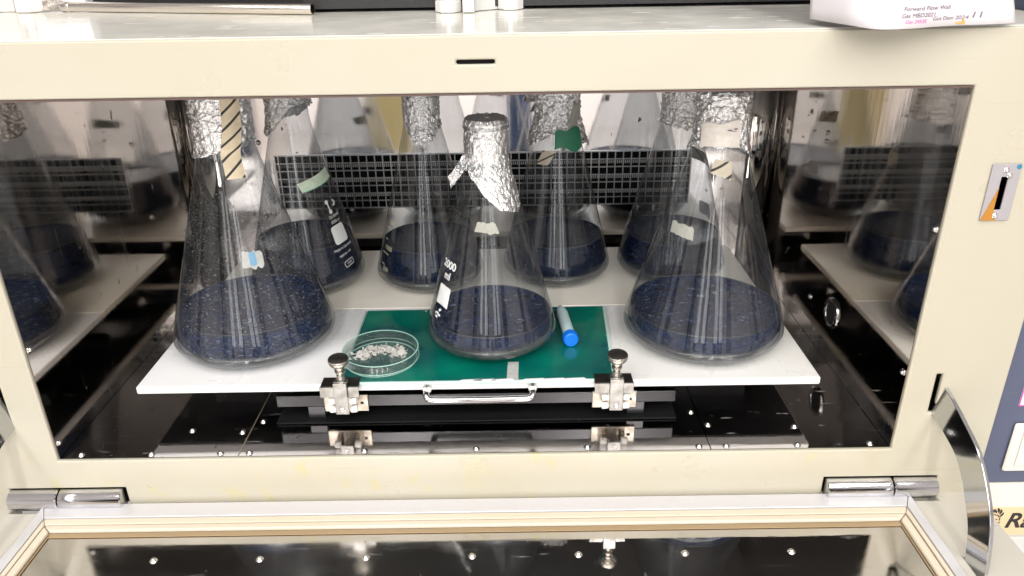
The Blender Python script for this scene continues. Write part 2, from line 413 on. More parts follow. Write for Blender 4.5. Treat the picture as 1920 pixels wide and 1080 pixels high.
# ------------------------------------------------------------------ the room behind the photographer (seen only in the mirrors)
def struct(name, bm, mat):
    return tag(obj(name, bm, mat), kind='structure')
struct('room_floor', B(-3.2, 3.2, -4.63, 1.4, -.98, -.95), M['room_floor'])
struct('room_ceiling', B(-3.2, 3.2, -4.63, 1.4, 1.75, 1.78), M['room_white'])
struct('room_wall', B(-3.2, 3.2, -4.66, -4.63, -.95, 1.75), M['room_white'])
struct('room_wall', B(-3.23, -3.2, -4.63, 1.4, -.95, 1.75), M['room_white'])
struct('room_wall', B(3.2, 3.23, -4.63, 1.4, -.95, 1.75), M['room_white'])
for a_, b_, z_, k_ in ((-2.1, -2.35+.75, 1.5, 'machine_dark'), (-.45, -.2, 1.5, 'machine_dark'), (.7, .9, 1.5, 'machine_dark'), (-1.9, -1.55, 1.5, 'room_floor'), (-1.25, -1.05, 1.5, 'machine_dark'), (.35, .62, .95, 'machine_dark'), (.95, 1.10, 1.4, 'bar_dark'), (1.5, 2.0, 1.3, 'machine_dark'), (2.4, 2.5, 1.6, 'machine_dark')):
    struct('dark_streak_panel', B(a_*1.4, b_*1.4, -4.62, -4.58, -.3, z_*1.15), M[k_])  # unseen dark panels added to give the glass dark vertical streaks
for a_, b_ in ((-1.7, -1.2), (-.7, -.5), (.1, .5)):
    for s_ in (-1, 1): struct('dark_streak_panel', B(min(3.19*s_, 3.17*s_), max(3.19*s_, 3.17*s_), a_, b_, -.3, 1.4), M['machine_dark'])  # unseen side panels, added for the same glass reflections
struct('yellow_cupboard_front', B(-.515, -.345, -1.16, -1.14, -.95, .12), M['room_yellow'])  # unseen free-standing cupboard front, added for its yellow reflection in the back lining
struct('blue_reflection_panel', B(.035, .13, -1.36, -1.34, -.95, .10), M['room_blue'])  # unseen free-standing panel, added for the blue reflection in the back lining

# ------------------------------------------------------------------ incubator
H = .4285
inc = empty('shaking_incubator', (0, .3, -.066), 'large cream shaking incubator with mirror steel chamber and its front door folded down', 'incubator')
front = obj('front_panel', plate_holes((0, 2, 1), (-.614, -.066), (.614, .4825),
    [(-.4995, .4995, .0005, H), (-.0012, .036, .4556, .4598), (.5325, .5395, .052, .104), (-.5465, -.5395, .052, .104),
     (.4255, .564, -.069, -.040), (-.570, -.4275, -.069, -.040)], 0, .006), M['cream'], inc, bevel=.0022, seg=3)
obj('slot_backing', B(-.006, .041, .0075, .012, .450, .465), M['slot_black'], inc)
for s in (1, -1):
    obj('slot_backing', B(min(.528*s, .555*s), max(.528*s, .555*s), .024, .028, .045, .11), M['slot_black'], inc)
    obj('hinge_pocket', B(min(.42*s, .572*s), max(.42*s, .572*s), .016, .02, -.066, -.034), M['slot_black'], inc)
obj('side_casing', B(.608, .614, .0062, .66, -.066, .4765), M['cream'], inc)
obj('side_casing', B(-.614, -.608, .0062, .66, -.066, .4765), M['cream'], inc)
tp = B(-.614, .614, .0062, .66, .4768, .4832)
obj('top_panel', tp, M['top_cream'], inc)
obj('base_panel', B(-.607, .607, .0065, .66, -.066, -.030), M['black'], inc)
obj('edge_trim', B(-.4985, .4985, .0012, .0060, H-.0022, H-.0003), plain('brown_edge_seal', (.10, .065, .055), .5), inc)
# lining
YB = .573; CV = .038
for s in (-1, 1):
    bm = bmesh.new(); pts = [(.5*s, .0062), (.5*s, .2), (.5*s, YB-CV-.004), (.5*s, YB-CV)]
    for k in range(1, 11):
        a = R_(9*k); pts.append(((.5-CV+CV*math.cos(a))*s, YB-CV+CV*math.sin(a)))
    lo = [bm.verts.new((x, y, 0)) for x, y in pts]; hi = [bm.verts.new((x, y, H+.02)) for x, y in pts]
    for i in range(len(pts)-1):
        q = (lo[i], lo[i+1], hi[i+1], hi[i]); bm.faces.new(q if s < 0 else q[::-1])
    o = obj('side_lining', bm, M['wall_steel'], inc, smooth=True)
    for p_ in o.data.polygons:
        if abs(p_.normal.x) > .9999: p_.use_smooth = False
    o.modifiers.new('thick', 'SOLIDIFY').thickness = .0015; o.modifiers['thick'].offset = -1
GX, GZ0, GZ1 = .366, .1215, .2185
obj('back_lining', plate_holes((0, 2, 1), (-.5+CV, 0), (.5-CV, H+.02), [(-GX, GX, GZ0, GZ1)], YB, YB+.002), M['back_steel'], inc)
obj('ceiling_lining', B(-.5, .5, .0065, YB+.01, H+.0205, H+.024), M['dark_ceiling'], inc)
for a, b in ((-.4995, -.2858), (-.2846, .2848), (.2860, .4995)):
    obj('floor_plate', B(a, b, .0062, YB-.001, -.004, 0), M['floor_steel'], inc)
obj('floor_seam', B(-.2857, -.2847, .0062, YB-.001, -.004, .0006), plain('seam_brass', (.55, .47, .33), .35, .8), inc)
# grille
gr = tag(obj('vent_grille', plate_holes((0, 2, 1), (-GX-.001, GZ0-.001), (GX+.001, GZ1+.001), [(-GX+.0012, GX-.0012, GZ0+.0012, GZ1-.0012)], YB-.0022, YB-.0004), M['wire'], inc))
wv = None; P = .01408
nx = int(2*GX/P); x0 = -GX + (2*GX-nx*P)/2
for i in range(nx+1):
    x = x0+i*P
    if wv is None:
        wv = obj('grille_wire', B(x-.0009, x+.0009, YB-.0044, YB-.0022, GZ0, GZ1), M['wire'], gr, loc=(x, YB, GZ0)); l0 = wv.location.copy(); X0 = x
    else: dup(wv, gr, l0+Vector((x-X0, 0, 0)))
hw = None; nz = 7
for j in range(1, nz):
    z = GZ0+(GZ1-GZ0)*j/nz
    if hw is None:
        hw = obj('grille_wire', B(-GX, GX, YB-.0030, YB-.0010, z-.0009, z+.0009), M['wire'], gr, loc=(0, YB, z)); l1 = hw.location.copy(); Z0 = z
    else: dup(hw, gr, l1+Vector((0, 0, z-Z0)))
obj('vent_cavity', B(-GX-.01, GX+.01, YB+.045, YB+.05, GZ0-.02, GZ1+.02), M['black'], inc)
obj('cavity_side', B(-GX-.015, GX+.015, YB+.0025, YB+.05, GZ1+.002, GZ1+.006), M['black'], inc)
obj('cavity_side', B(-GX-.015, GX+.015, YB+.0025, YB+.05, GZ0-.006, GZ0-.002), M['black'], inc)
for s in (-1, 1): obj('cavity_side', B(min(s*(GX+.003), s*(GX+.01)), max(s*(GX+.003), s*(GX+.01)), YB+.0025, YB+.05, GZ0-.002, GZ1+.002), M['black'], inc)
fb = bmesh.new()
for zz in (.137, .1645, .192):
    x = -GX
    while x < GX:
        box(fb, x, x+.0021, YB+.0250, YB+.0262, zz-.0028, zz+.0028); x += .00352
tag(obj('vent_fins', fb, M['fin'], inc), kind='stuff')
# screws
def screw_bm(r, axis, c):
    bm = lathe(bmesh.new(), [(r*1.45, 0), (r*1.45, r*.22), (r, r*.25), (r*.92, r*.8), (r*.55, r*1.15), (0, r*1.25)], c, axis, 14)
    return bm
S0 = obj('screw', screw_bm(.0029, (0, 0, 1), (-.4774, .0125, 0)), M['nut'], inc, smooth=True, loc=(-.4774, .0125, 0)); s0 = S0.location.copy()
for x, y in ((-.392, .012), (-.308, .012), (-.273, .012), (-.1336, .0125), (.0021, .0135), (.137, .0135), (.272, .012), (.305, .012), (.391, .012), (.479, .0125),
             (-.2947, .0548), (.2931, .0562), (.2777, .0852), (-.275, .078), (-.235, .30), (.40, .05), (-.36, .06)):
    dup(S0, inc, s0+Vector((x+.4774, y-.0125, 0)))
S1 = obj('screw', screw_bm(.0029, (-1, 0, 0), (.5, .0125, .2761)), M['nut'], inc, smooth=True, loc=(.5, .0125, .2761)); s1 = S1.location.copy()
for y, z in ((.0125, .10), (.30, .06)): dup(S1, inc, s1+Vector((0, y-.0125, z-.2761)))
S2 = obj('screw', screw_bm(.0029, (1, 0, 0), (-.5, .0115, .1474)), M['nut'], inc, smooth=True, loc=(-.5, .0115, .1474)); s2 = S2.location.copy()
dup(S2, inc, s2+Vector((0, .0005, .0192-.1474)))
S3 = obj('screw', screw_bm(.003, (0, -1, 0), (-.395, YB, .108)), M['nut'], inc, smooth=True, loc=(-.395, YB, .108)); s3 = S3.location.copy()
for x, z in ((-.39, .243), (.40, .245), (.40, .23), (-.05, .10)): dup(S3, inc, s3+Vector((x+.395, 0, z-.108)))
# drain port in the right wall
pb = lathe(bmesh.new(), [(.0225, 0), (.0225, .002), (.020, .004), (.0175, .004), (.0165, .0015), (.0165, -.002)], (.5, .2186, .0734), (-1, 0, 0), 36)
prt = obj('port_ring', pb, plain('port_ring_steel', (.30, .29, .28), .12, 1), inc, smooth=True)
obj('port_hole', lathe(bmesh.new(), [(0, .0008), (.0163, .0008)], (.5, .2186, .0734), (-1, 0, 0), 28), M['slot_black'], prt)
# latch plate
lp = obj('latch_plate', plate_holes((0, 2, 1), (.5348, .2903), (.5645, .3507), [(.5465, .5535, .302, .337)], -.0022, -.0003), M['latch'], inc, bevel=.0006)
obj('latch_slot', B(.546, .554, .0, .0003, .3015, .3375), M['slot_black'], lp)
tb = bmesh.new(); prism(tb, [(.5350, -.0023, .2906), (.5505, -.0023, .2906), (.5464, -.0023, .3019), (.5464, -.0023, .326)], (0, -.0002, 0)); obj('orange_corner', tb, M['orange'], lp)
obj('blue_dot', lathe(bmesh.new(), [(.0026, 0), (.0026, .0002), (0, .0002)], (.5615, -.0023, .3475), (0, -1, 0), 20), M['blue_dot'], lp)
sb = obj('screw', screw_bm(.002, (0, -1, 0), (.5492, -.0022, .2955)), M['nut'], lp, smooth=True, loc=(.5492, -.0022, .2955)); l = sb.location.copy()
dup(sb, lp, l+Vector((0, 0, .0485))); dup(sb, lp, l+Vector((.0045, 0, .043)))
# hinges
for s, xa, xm, xb in ((1, .4275, .508, .5615), (-1, -.5685, -.508, -.4305)):
    for a, b in ((xa, xm-.0008), (xm+.0008, xb)):
        hb = bmesh.new(); zc, yc = -.0535, -.002; n = 22
        pr = [(0, 0), (.0115, 0), (.0128, .0012), (.0128, b-a-.0012), (.0115, b-a), (0, b-a)]
        lathe(hb, pr, (a, yc, zc), (1, 0, 0), n)
        obj('hinge_barrel', hb, M['hinge'], inc, bevel=0, smooth=True).data.set_sharp_from_angle(angle=R_(40))
    obj('hinge_leaf', B(xa+.002, xb-.002, -.006, .004, -.0685, -.0655), M['hinge'], inc)
# ------- door, lying open
DZ = -.066
door = obj('door', plate_holes((0, 1, 2), (-.614, -.50), (.614, -.0015), [(-.504, .504, -.46, -.0535), (.4255, .564, -.012, .01), (-.570, -.4275, -.012, .01), (.5445, .5505, -.155, -.1055), (-.5505, -.5445, -.155, -.1055)], DZ-.04, DZ), M['cream_door'], inc, bevel=.003, seg=2)
def frame_strip(name, mat, xo, xi, yo, yi, z0, z1, bev):
    """three bars with mitred corners: far bar between yo (near the hinge) and yi, side bars between xo and xi"""
    bm = bmesh.new()
    prism(bm, [(-xo, yo, z0), (xo, yo, z0), (xi, yi, z0), (-xi, yi, z0)][::-1], (0, 0, z1-z0))
    for s in (-1, 1): prism(bm, [(xo*s, yo-.0006, z0), (xo*s, -.45, z0), (xi*s, -.45, z0), (xi*s, yi-.0006, z0)], (0, 0, z1-z0))
    return obj(name, bm, mat, door, bevel=bev)
frame_strip('aluminium_strip', M['alu'], .530, .517, -.0045, -.0290, DZ+.0005, DZ+.006, .0015)
frame_strip('outer_gasket', M['gasket'], .5165, .5105, -.0298, -.0400, DZ+.0005, DZ+.0052, .0015)
frame_strip('inner_gasket', M['gasket'], .5092, .4995, -.0415, -.0510, DZ+.0003, DZ+.0058, .0022)
frame_strip('gasket_lip', M['recess'], .4993, .4975, -.0512, -.0580, DZ+.0003, DZ+.0012, .0003)
pan = obj('steel_panel', B(-.5035, .5035, -.4595, -.0545, DZ-.0085, DZ-.0002), M['door_steel'], door)
for i in range(7):
    x = -.3585+.1193*i
    if i == 0:
        D0 = obj('screw', screw_bm(.003, (0, 0, 1), (x, -.0955, DZ-.0002)), M['nut'], pan, smooth=True, loc=(x, -.0955, DZ-.0002)); d0 = D0.location.copy()
    else: dup(D0, pan, d0+Vector((.1193*i, 0, 0)))
# door stay arms: quarter-ring straps from the slots to the door
for s in (1, -1):
    out = [(.018, .0935), (-.0048, .0845), (-.04, .0676), (-.081, .0440), (-.1155, .004), (-.130, -.035), (-.1365, -.076)]
    inn = [(.018, .0520), (-.002, .0475), (-.023, .0405), (-.0593, .0226), (-.0926, -.0155), (-.106, -.045), (-.1115, -.076)]
    def smooth_pts(p, k=5):
        r = []
        for i in range(len(p)-1):
            p0, p1, p2, p3 = p[max(i-1, 0)], p[i], p[i+1], p[min(i+2, len(p)-1)]
            for j in range(k):
                t = j/k; r.append(tuple(.5*((2*p1[a])+(-p0[a]+p2[a])*t+(2*p0[a]-5*p1[a]+4*p2[a]-p3[a])*t*t+(-p0[a]+3*p1[a]-3*p2[a]+p3[a])*t**3) for a in (0, 1)))
        return r+[p[-1]]
    A, Bp = smooth_pts(out), smooth_pts(inn); bm = bmesh.new(); rows = []
    for i, ((ya, za), (yb, zb)) in enumerate(zip(A, Bp)):
        x = .5358+.0092*min(1, 2.2*i/(len(A)-1))
        rows.append([bm.verts.new((xx*s, y, z)) for xx, y, z in ((x-.002, yb, zb), (x+.006, ya, za), (x+.0105, ya, za), (x+.0035, yb, zb))])
    for a, b in zip(rows, rows[1:]):
        for k in range(4): bm.faces.new((a[k], a[(k+1) % 4], b[(k+1) % 4], b[k]))
    bm.faces.new(rows[0]); bm.faces.new(rows[-1]); bmesh.ops.recalc_face_normals(bm, faces=bm.faces[:])
    obj('door_arm', bm, M['arm_chrome'], inc, bevel=.0009)

# ------------------------------------------------------------------ shaker platform
PT = .056
plat = empty('shaker_platform', (0, .3, .0), 'white two-board shaker tray inside the chamber with two screw clamps and a front handle', 'shaker tray')
obj('front_board', B(-.4275, .435, .0755, .2915, PT-.0105, PT), M['white_board'], plat, bevel=.0022, seg=3)
obj('rear_board', B(-.4265, .434, .2935, .530, PT-.0115, PT-.0010), M['rear_board'], plat, bevel=.002, seg=3)
obj('dark_under_sheet', B(-.424, .431, .092, .526, PT-.0145, PT-.0118), M['bar_dark'], plat)  # dark sheet added beneath the boards to keep the floor reflection black
obj('carrier_bar', B(-.255, .255, .0798, .088, .0203, .0363), M['bar_steel'], plat, bevel=.001)
cb_ = bmesh.new()
for y in (.20, .36, .50): box(cb_, -.38, .38, y-.012, y+.012, .022, PT-.0147)
obj('carrier_bar', cb_, M['bar_dark'], plat)
obj('black_floor_sheet', B(-.256, .256, .070, .46, .0006, .0030), M['black'], plat, bevel=.001)  # thin matt black sheet lying on the floor under the platform
obj('drive_housing', B(-.15, .15, .16, .42, .0032, .0338), M['black'], plat)
for x in (-.205, .205): obj('guide_block', B(x-.0110, x+.0110, .0800, .10, .0032, .0200), M['bar_dark'], plat, bevel=.001)
# handle
hb = bmesh.new(); r = .0095
pts = [(-.0585, .066, .0535), (-.061, .055, .0475)]
hp_ = [(-.0605, .0745, .0505), (-.0605, .066, .0495), (-.0603, .0605, .0465), (-.0585, .0575, .0440), (-.054, .0568, .0430), (-.03, .0565, .0426), (0.006, .0565, .0426), (.043, .0565, .0430), (.066, .0568, .0434), (.0705, .0575, .0444), (.0722, .0605, .0468), (.0724, .066, .0500), (.0724, .0745, .0510)]
tube(hb, hp_, .0042, 14)
hd = obj('handle', hb, M['chrome'], plat, smooth=True)
for x in (-.0598, .0722):
    obj('handle_collar', lathe(bmesh.new(), [(.0022, 0), (.0050, .003), (.0062, .0085), (0, .0085)], (x, .0675, .0455), (0, .15, 1), 18), M['nylon'], hd, smooth=True)
def clamp(cx, bot, tilt):
    root = bpy.data.objects.new('clamp', None); root.location = Vector((cx, .06, .05)); link(root, plat); root.location -= plat.location
    obj('base_plate', plate_holes((0, 2, 1), (cx-.0275, .0150), (cx+.0285, .0388), [(cx+.0190, cx+.0225, .0255, .0290)], .0766, .0796), M['clamp_plate'], root, bevel=.0007)
    obj('plate_hole', B(cx+.0180, cx+.0235, .0786, .0792, .0245, .0300), M['slot_black'], root)
    obj('jaw_block', B(cx-.0265, cx+.0215, .0630, .0860, .0563, .0604), M['clamp_dark'], root, bevel=.0009)
    obj('jaw_face', B(cx-.0268, cx+.0218, .0602, .0628, .0462, .0606), M['clamp_steel'], root, bevel=.0006)
    obj('jaw_shoe', B(cx-.0070, cx+.0070, .0640, .0760, .0430, .0560), M['clamp_dark'], root)
    t_ = obj('latch_tongue', B(cx-.0085, cx+.0085, .0555, .0592, .0240, .0690), M['clamp_steel'], root, bevel=.0009)
    obj('tongue_pin', lathe(bmesh.new(), [(.0036, 0), (.0036, .0009), (.0019, .0009), (.0016, .0002), (0, .0002)], (cx, .0555, .0310), (0, -1, 0), 18), M['nut'], t_, smooth=True)
    obj('tongue_top', B(cx-.0085, cx+.0085, .0594, .0700, .0650, .0688), M['clamp_steel'], t_, bevel=.0008)
    for sx in (-1, 1):
        obj('roller_bracket', B(cx+sx*.0120-.0025, cx+sx*.0120+.0025, .0690, .0764, .0190, .0380), M['clamp_plate'], root, bevel=.0005)
        for z in (.0270, .0390):
            obj('roller', lathe(bmesh.new(), [(0, -.0042), (.0040, -.0042), (.0046, -.003), (.0046, .003), (.0040, .0042), (0, .0042)], (cx+sx*.0130, .0640, z), (1, 0, .1), 18), M['nylon'], root, smooth=True).data.set_sharp_from_angle(angle=R_(50))
    ax = Vector((tilt, -.10, 1)).normalized(); c0 = Vector((cx, .0665, .0640))
    ts = obj('thumb_screw', lathe(bmesh.new(), [(.0062, -.002), (.0060, .004), (.0046, .012), (.0032, .013), (.0030, .0165), (.0062, .0170), (.0064, .0195), (.0045, .0205), (.0046, .0232), (.0068, .0240), (.0068, .0260), (.0098, .0280), (.0120, .0305), (.0126, .0320), (.0126, .0362), (.0120, .0370)], c0, ax, 30), M['knob_side'], root, smooth=True)
    ts.data.set_sharp_from_angle(angle=R_(40))
    obj('knob_face', lathe(bmesh.new(), [(.0121, .0370), (.0116, .0374), (0, .0375)], c0, ax, 30), M['knob_top'], ts, smooth=True)
    return root
clamp(-.1655, .025, .02); clamp(.1760, .029, .0)

# ------------------------------------------------------------------ flasks
class Lathe:
    """profile of one Erlenmeyer flask and positions on its surface"""
    def __init__(s, x, y, z0, R, rn, hc, hn): s.x, s.y, s.z0, s.R, s.rn, s.hc, s.hn = x, y, z0, R, rn, hc, hn
    def rad(s, z):
        h = z-s.z0
        if h >= s.hc: return s.rn
        if h >= .03: return s.R-.001+(s.rn-s.R+.001)*(h-.03)/(s.hc-.03)
        return s.R-.0001-.0009*max(0, h-.024)/.006-.030*max(0, 1-max(h, 0)/.024)**2.1
    def P(s, a, z, off=.0006):
        r = s.rad(z)+off; a = R_(a)
        return Vector((s.x+r*math.sin(a), s.y-r*math.cos(a), z))
    def prof(s):
        hs = [0, .0006, .0014, .0025, .004, .006, .0085, .0115, .0145, .018, .0215, .025, .03]
        p = [(0, 0), (max(s.rad(s.z0)-.012, .01), 0)] + [(s.rad(s.z0+h), h) for h in hs]
        for k in range(1, 13): p.append((s.rad(s.z0+.03+(s.hc-.03)*k/12-1e-6), .03+(s.hc-.03)*k/12))
        # round the shoulder slightly
        p[-1] = (s.rn+.0012, s.hc)
        p += [(s.rn, s.hc+.01), (s.rn, s.hn-.006), (s.rn+.003, s.hn-.003), (s.rn+.0025, s.hn)]
        return p
def patch(L, quad, nu=10, nv=8, off=.0009, uvscale=True, ragged=0, seed=0):
    """tape stuck on the glass; quad: four (angle, z): bottom-left, bottom-right, top-right, top-left"""
    bm = bmesh.new(); uvl = bm.loops.layers.uv.new('UVMap'); g = []
    rnd = random.Random(seed)
    (a0, z0), (a1, z1), (a2, z2), (a3, z3) = quad
    W = (L.P(a0, z0)-L.P(a1, z1)).length; Hh = (L.P(a0, z0)-L.P(a3, z3)).length
    for j in range(nv+1):
        v = j/nv; row = []
        for i in range(nu+1):
            u = i/nu
            vv = v
            if ragged and j in (0, nv): vv += ragged*(rnd.random()-.5)
            a = (a0*(1-u)+a1*u)*(1-vv)+(a3*(1-u)+a2*u)*vv; z = (z0*(1-u)+z1*u)*(1-vv)+(z3*(1-u)+z2*u)*vv
            row.append((bm.verts.new(L.P(a, z, off+.0005*noise.noise((a*.2, z*90, seed)))), (u*W, v*Hh)))
        g.append(row)
    for j in range(nv):
        for i in range(nu):
            q = (g[j][i], g[j][i+1], g[j+1][i+1], g[j+1][i])
            f = bm.faces.new([t[0] for t in q])
            for lp_, t in zip(f.loops, q): lp_[uvl].uv = t[1]
    return bm
def wrap_text(L, body, size, a0, z0, rot=0, off=.0008, italic=0, weight=0):
    bm = text_mesh(body, size, italic, weight); c, s_ = math.cos(R_(rot)), math.sin(R_(rot)); r0 = L.rad(z0)
    for v in bm.verts:
        x, y = v.co.x*c-v.co.y*s_, v.co.x*s_+v.co.y*c
        v.co = L.P(a0+math.degrees(x/r0), z0+y, off)
    return bm
def wrap_poly(L, pts, a0, z0, rot=0, off=.0008, bm=None):
    """flat polygon strip list [(x,y)...] fan from centre, wrapped on the glass"""
    bm = bm or bmesh.new(); c, s_ = math.cos(R_(rot)), math.sin(R_(rot)); r0 = L.rad(z0)
    def W(p):
        x, y = p[0]*c-p[1]*s_, p[0]*s_+p[1]*c
        return L.P(a0+math.degrees(x/r0), z0+y, off)
    cx = sum(p[0] for p in pts)/len(pts); cyy = sum(p[1] for p in pts)/len(pts)
    mid = [((p[0]+cx)/2, (p[1]+cyy)/2) for p in pts]; n = len(pts)
    V = [bm.verts.new(W(p)) for p in pts]; U = [bm.verts.new(W(p)) for p in mid]; C0 = bm.verts.new(W((cx, cyy)))
    for i in range(n):
        j = (i+1) % n; bm.faces.new((V[i], V[j], U[j], U[i])); bm.faces.new((U[i], U[j], C0))
    return bm
def rrect(w, h, r, n=4):
    p = []
    for cx, cy_, a in ((w/2-r, h/2-r, 0), (-w/2+r, h/2-r, 90), (-w/2+r, -h/2+r, 180), (w/2-r, -h/2+r, 270)):
        for k in range(n+1): t = R_(a+90*k/n); p.append((cx+r*math.cos(t), cy_+r*math.sin(t)))
    return p
def ring_outline(L, w, h, r, t, a0, z0, rot, off=.0008):
    bm = bmesh.new(); o_, i_ = rrect(w, h, r), rrect(w-2*t, h-2*t, max(r-t, .0003)); c, s_ = math.cos(R_(rot)), math.sin(R_(rot)); r0 = L.rad(z0)
    def W(p): return L.P(a0+math.degrees((p[0]*c-p[1]*s_)/r0), z0+p[0]*s_+p[1]*c, off)
    A = [bm.verts.new(W(p)) for p in o_]; Bv = [bm.verts.new(W(p)) for p in i_]; n = len(A)
    for k in range(n): bm.faces.new((A[k], A[(k+1) % n], Bv[(k+1) % n], Bv[k]))
    return bm
def foil_bm(L, ztop, bottom, seed, loose=.0022, amp=.0022, flare=0, rim=None, top_r=None):
    """crumpled cap: bottom(angle deg) gives the height of its torn edge"""
    bm = bmesh.new(); na, nzv = 96, 40; g = []
    for j in range(nzv+1):
        v = j/nzv; row = []
        for i in range(na):
            a = 360*i/na; aa = a if a <= 180 else a-360
            zb = bottom(aa)+.003*noise.noise((math.cos(R_(a))*4+seed, math.sin(R_(a))*4, 1.7))+.002*noise.noise((a*.35, seed, 3))
            z = zb+(ztop-.004-zb)*v
            r = max(L.rad(z), (top_r or L.rn))+loose+flare*(1-v)**2.5
            p = Vector((math.sin(R_(a))*r, -math.cos(R_(a))*r, z))
            q = Vector((p.x*110+seed*3.1, p.y*110, z*75))
            d = 1-2*abs(noise.noise(q)); d2 = 1-2*abs(noise.noise(q*2.3+Vector((5, 1, 2)))); d3 = noise.cell(Vector((p.x*230, p.y*230, z*260+seed)))-.5
            r2 = r+amp*(.55*d+.35*d2)+amp*.35*d3-.0008
            row.append(bm.verts.new((L.x+math.sin(R_(a))*r2, L.y-math.cos(R_(a))*r2, z+.0008*d3)))
        g.append(row)
    # top: folded over flat-ish
    rt = (top_r or L.rn)+loose
    for k, fr in enumerate((.93, .75, .5, .25)):
        row = []
        for i in range(na):
            a = 360*i/na; r = rt*fr
            q = Vector((math.sin(R_(a))*r*120+seed, -math.cos(R_(a))*r*45, k*2.))
            z = ztop-.0012+.0035*(1-2*abs(noise.noise(q)))*(1 if k else .5)
            row.append(bm.verts.new((L.x+math.sin(R_(a))*r, L.y-math.cos(R_(a))*r, z)))
        g.append(row)
    for ra, rb in zip(g, g[1:]):
        for i in range(na):
            j = (i+1) % na
            if (i+seed) % 2: bm.faces.new((ra[i], ra[j], rb[j])); bm.faces.new((ra[i], rb[j], rb[i]))
            else: bm.faces.new((ra[i], ra[j], rb[i])); bm.faces.new((ra[j], rb[j], rb[i]))
    bm.faces.new(g[-1])
    bmesh.ops.recalc_face_normals(bm, faces=bm.faces[:])
    return bm
def flask(L, label, level, glass, foil=None, group='flasks of dark blue liquid on the shaker'):
    root = empty('conical_flask', (L.x, L.y, L.z0), label, 'flask', group)
    bm = lathe(bmesh.new(), L.prof(), (L.x, L.y, L.z0), n=96)
    obj('glass_body', bm, M[glass], root, smooth=True)
    # liquid: sits above the thick base, a little inside the wall
    hb = .0105; lv = level-L.z0; p = [(0, hb), (L.R-.040, hb), (L.R-.026, hb+.002), (L.R-.015, hb+.0065), (L.R-.0085, hb+.013), (L.R-.0050, hb+.022)]
    k = 0; h = .038
    while h < lv-.004: p.append((L.rad(L.z0+h)-.0036, h)); h += .012
    p += [(L.rad(L.z0+lv)-.0034, lv+.0012), (L.rad(L.z0+lv)-.0045, lv), (L.rad(L.z0+lv)*.5, lv-.0004), (0, lv-.0004)]
    lq = obj('liquid', lathe(bmesh.new(), p, (L.x, L.y, L.z0), n=80), M['liquid_rear_shade' if L.y > .3 else 'liquid'], root, smooth=True)
    lq.data.set_sharp_from_angle(angle=R_(55))
    br = [(L.R-.055, .0010), (L.R-.032, .0010), (L.R-.0200, .0050), (L.R-.0095, .0115), (L.R-.0045, .0200), (L.R-.0075, .0250), (L.R-.0135, .0165), (L.R-.026, .0112), (L.R-.042, .0092), (L.R-.055, .0092), (L.R-.055, .0010)]
    obj('glass_base', lathe(bmesh.new(), br, (L.x, L.y, L.z0), n=80), M['thick_glass'], root, smooth=True)
    rm = L.rad(L.z0+lv)-.0030; mt = bmesh.new()
    lathe(mt, [(rm-.0012, lv), (rm-.0003, lv+.0020), (rm, lv+.0020), (rm+.0001, lv-.0006), (rm-.0010, lv-.0004)], (L.x, L.y, L.z0), n=80)
    obj('meniscus', mt, M['meniscus'], lq, smooth=True)
    if foil: obj('foil_cap', foil_bm(L, **foil), M['foil'], root)
    return root
ramp = lambda a, pts: next((z0+(z1-z0)*(a-a0)/(a1-a0) for (a0, z0), (a1, z1) in zip(pts, pts[1:]) if a0 <= a <= a1), pts[-1][1])

# 1 front left
L1 = Lathe(-.308, .199, PT, .108, .034, .276, .338)
F1 = flask(L1, 'big misted front flask left of the petri dish, striped tape down its foil neck', .112, 'glass_wet',
           dict(ztop=.400, bottom=lambda a: ramp(a, [(-180, .318), (-60, .322), (-20, .328), (20, .335), (70, .345), (180, .318)]), seed=1, loose=.003, amp=.0026))
def strip_tape(L, path, width_m, mat, parent, off=.0035, seed=1, nv=30):
    """tape following a path of (angle, z) up the neck, width in metres"""
    bm = bmesh.new(); uvl = bm.loops.layers.uv.new('UVMap'); g = []; tot = 0; prev = None
    for j in range(nv+1):
        t = j/nv*(len(path)-1); i = min(int(t), len(path)-2); fr = t-i
        a = path[i][0]*(1-fr)+path[i+1][0]*fr; z = path[i][1]*(1-fr)+path[i+1][1]*fr
        o_ = off(z) if callable(off) else off
        c = L.P(a, z, o_)
        if prev is not None: tot += (c-prev).length
        prev = c; row = []; da = math.degrees(width_m/2/(L.rad(z)+o_))
        for k in range(7):
            u = k/6; row.append((bm.verts.new(L.P(a+da*(2*u-1), z, o_+.0007*noise.noise((u*3, z*60, seed)))), (u*width_m, tot)))
        g.append(row)
    for ra, rb in zip(g, g[1:]):
        for k in range(6):
            q = (ra[k], ra[k+1], rb[k+1], rb[k]); f = bm.faces.new([t[0] for t in q])
            for lp_, t in zip(f.loops, q): lp_[uvl].uv = t[1]
    return obj('tape', bm, mat, parent, smooth=True)
strip_tape(L1, [(28, .300), (27, .33), (36, .36), (40, .398)], .0235, M['tape_striped'], F1, off=lambda z: .0012 if z < .325 else min(.0062, .0012+(z-.325)*.5))
obj('tape', patch(L1, [(17, .195), (37, .192), (38, .211), (18, .214)], ragged=.25, seed=3), M['tape_grey'], F1)  # grey patch painted on the glass for a reflection
obj('small_mark', wrap_poly(L1, rrect(.008, .017, .003), 27.5, .2045, 0, off=.0016), plain('blue_reflection_tint', (.16, .34, .50), .5), F1)  # blue part of the same painted reflection
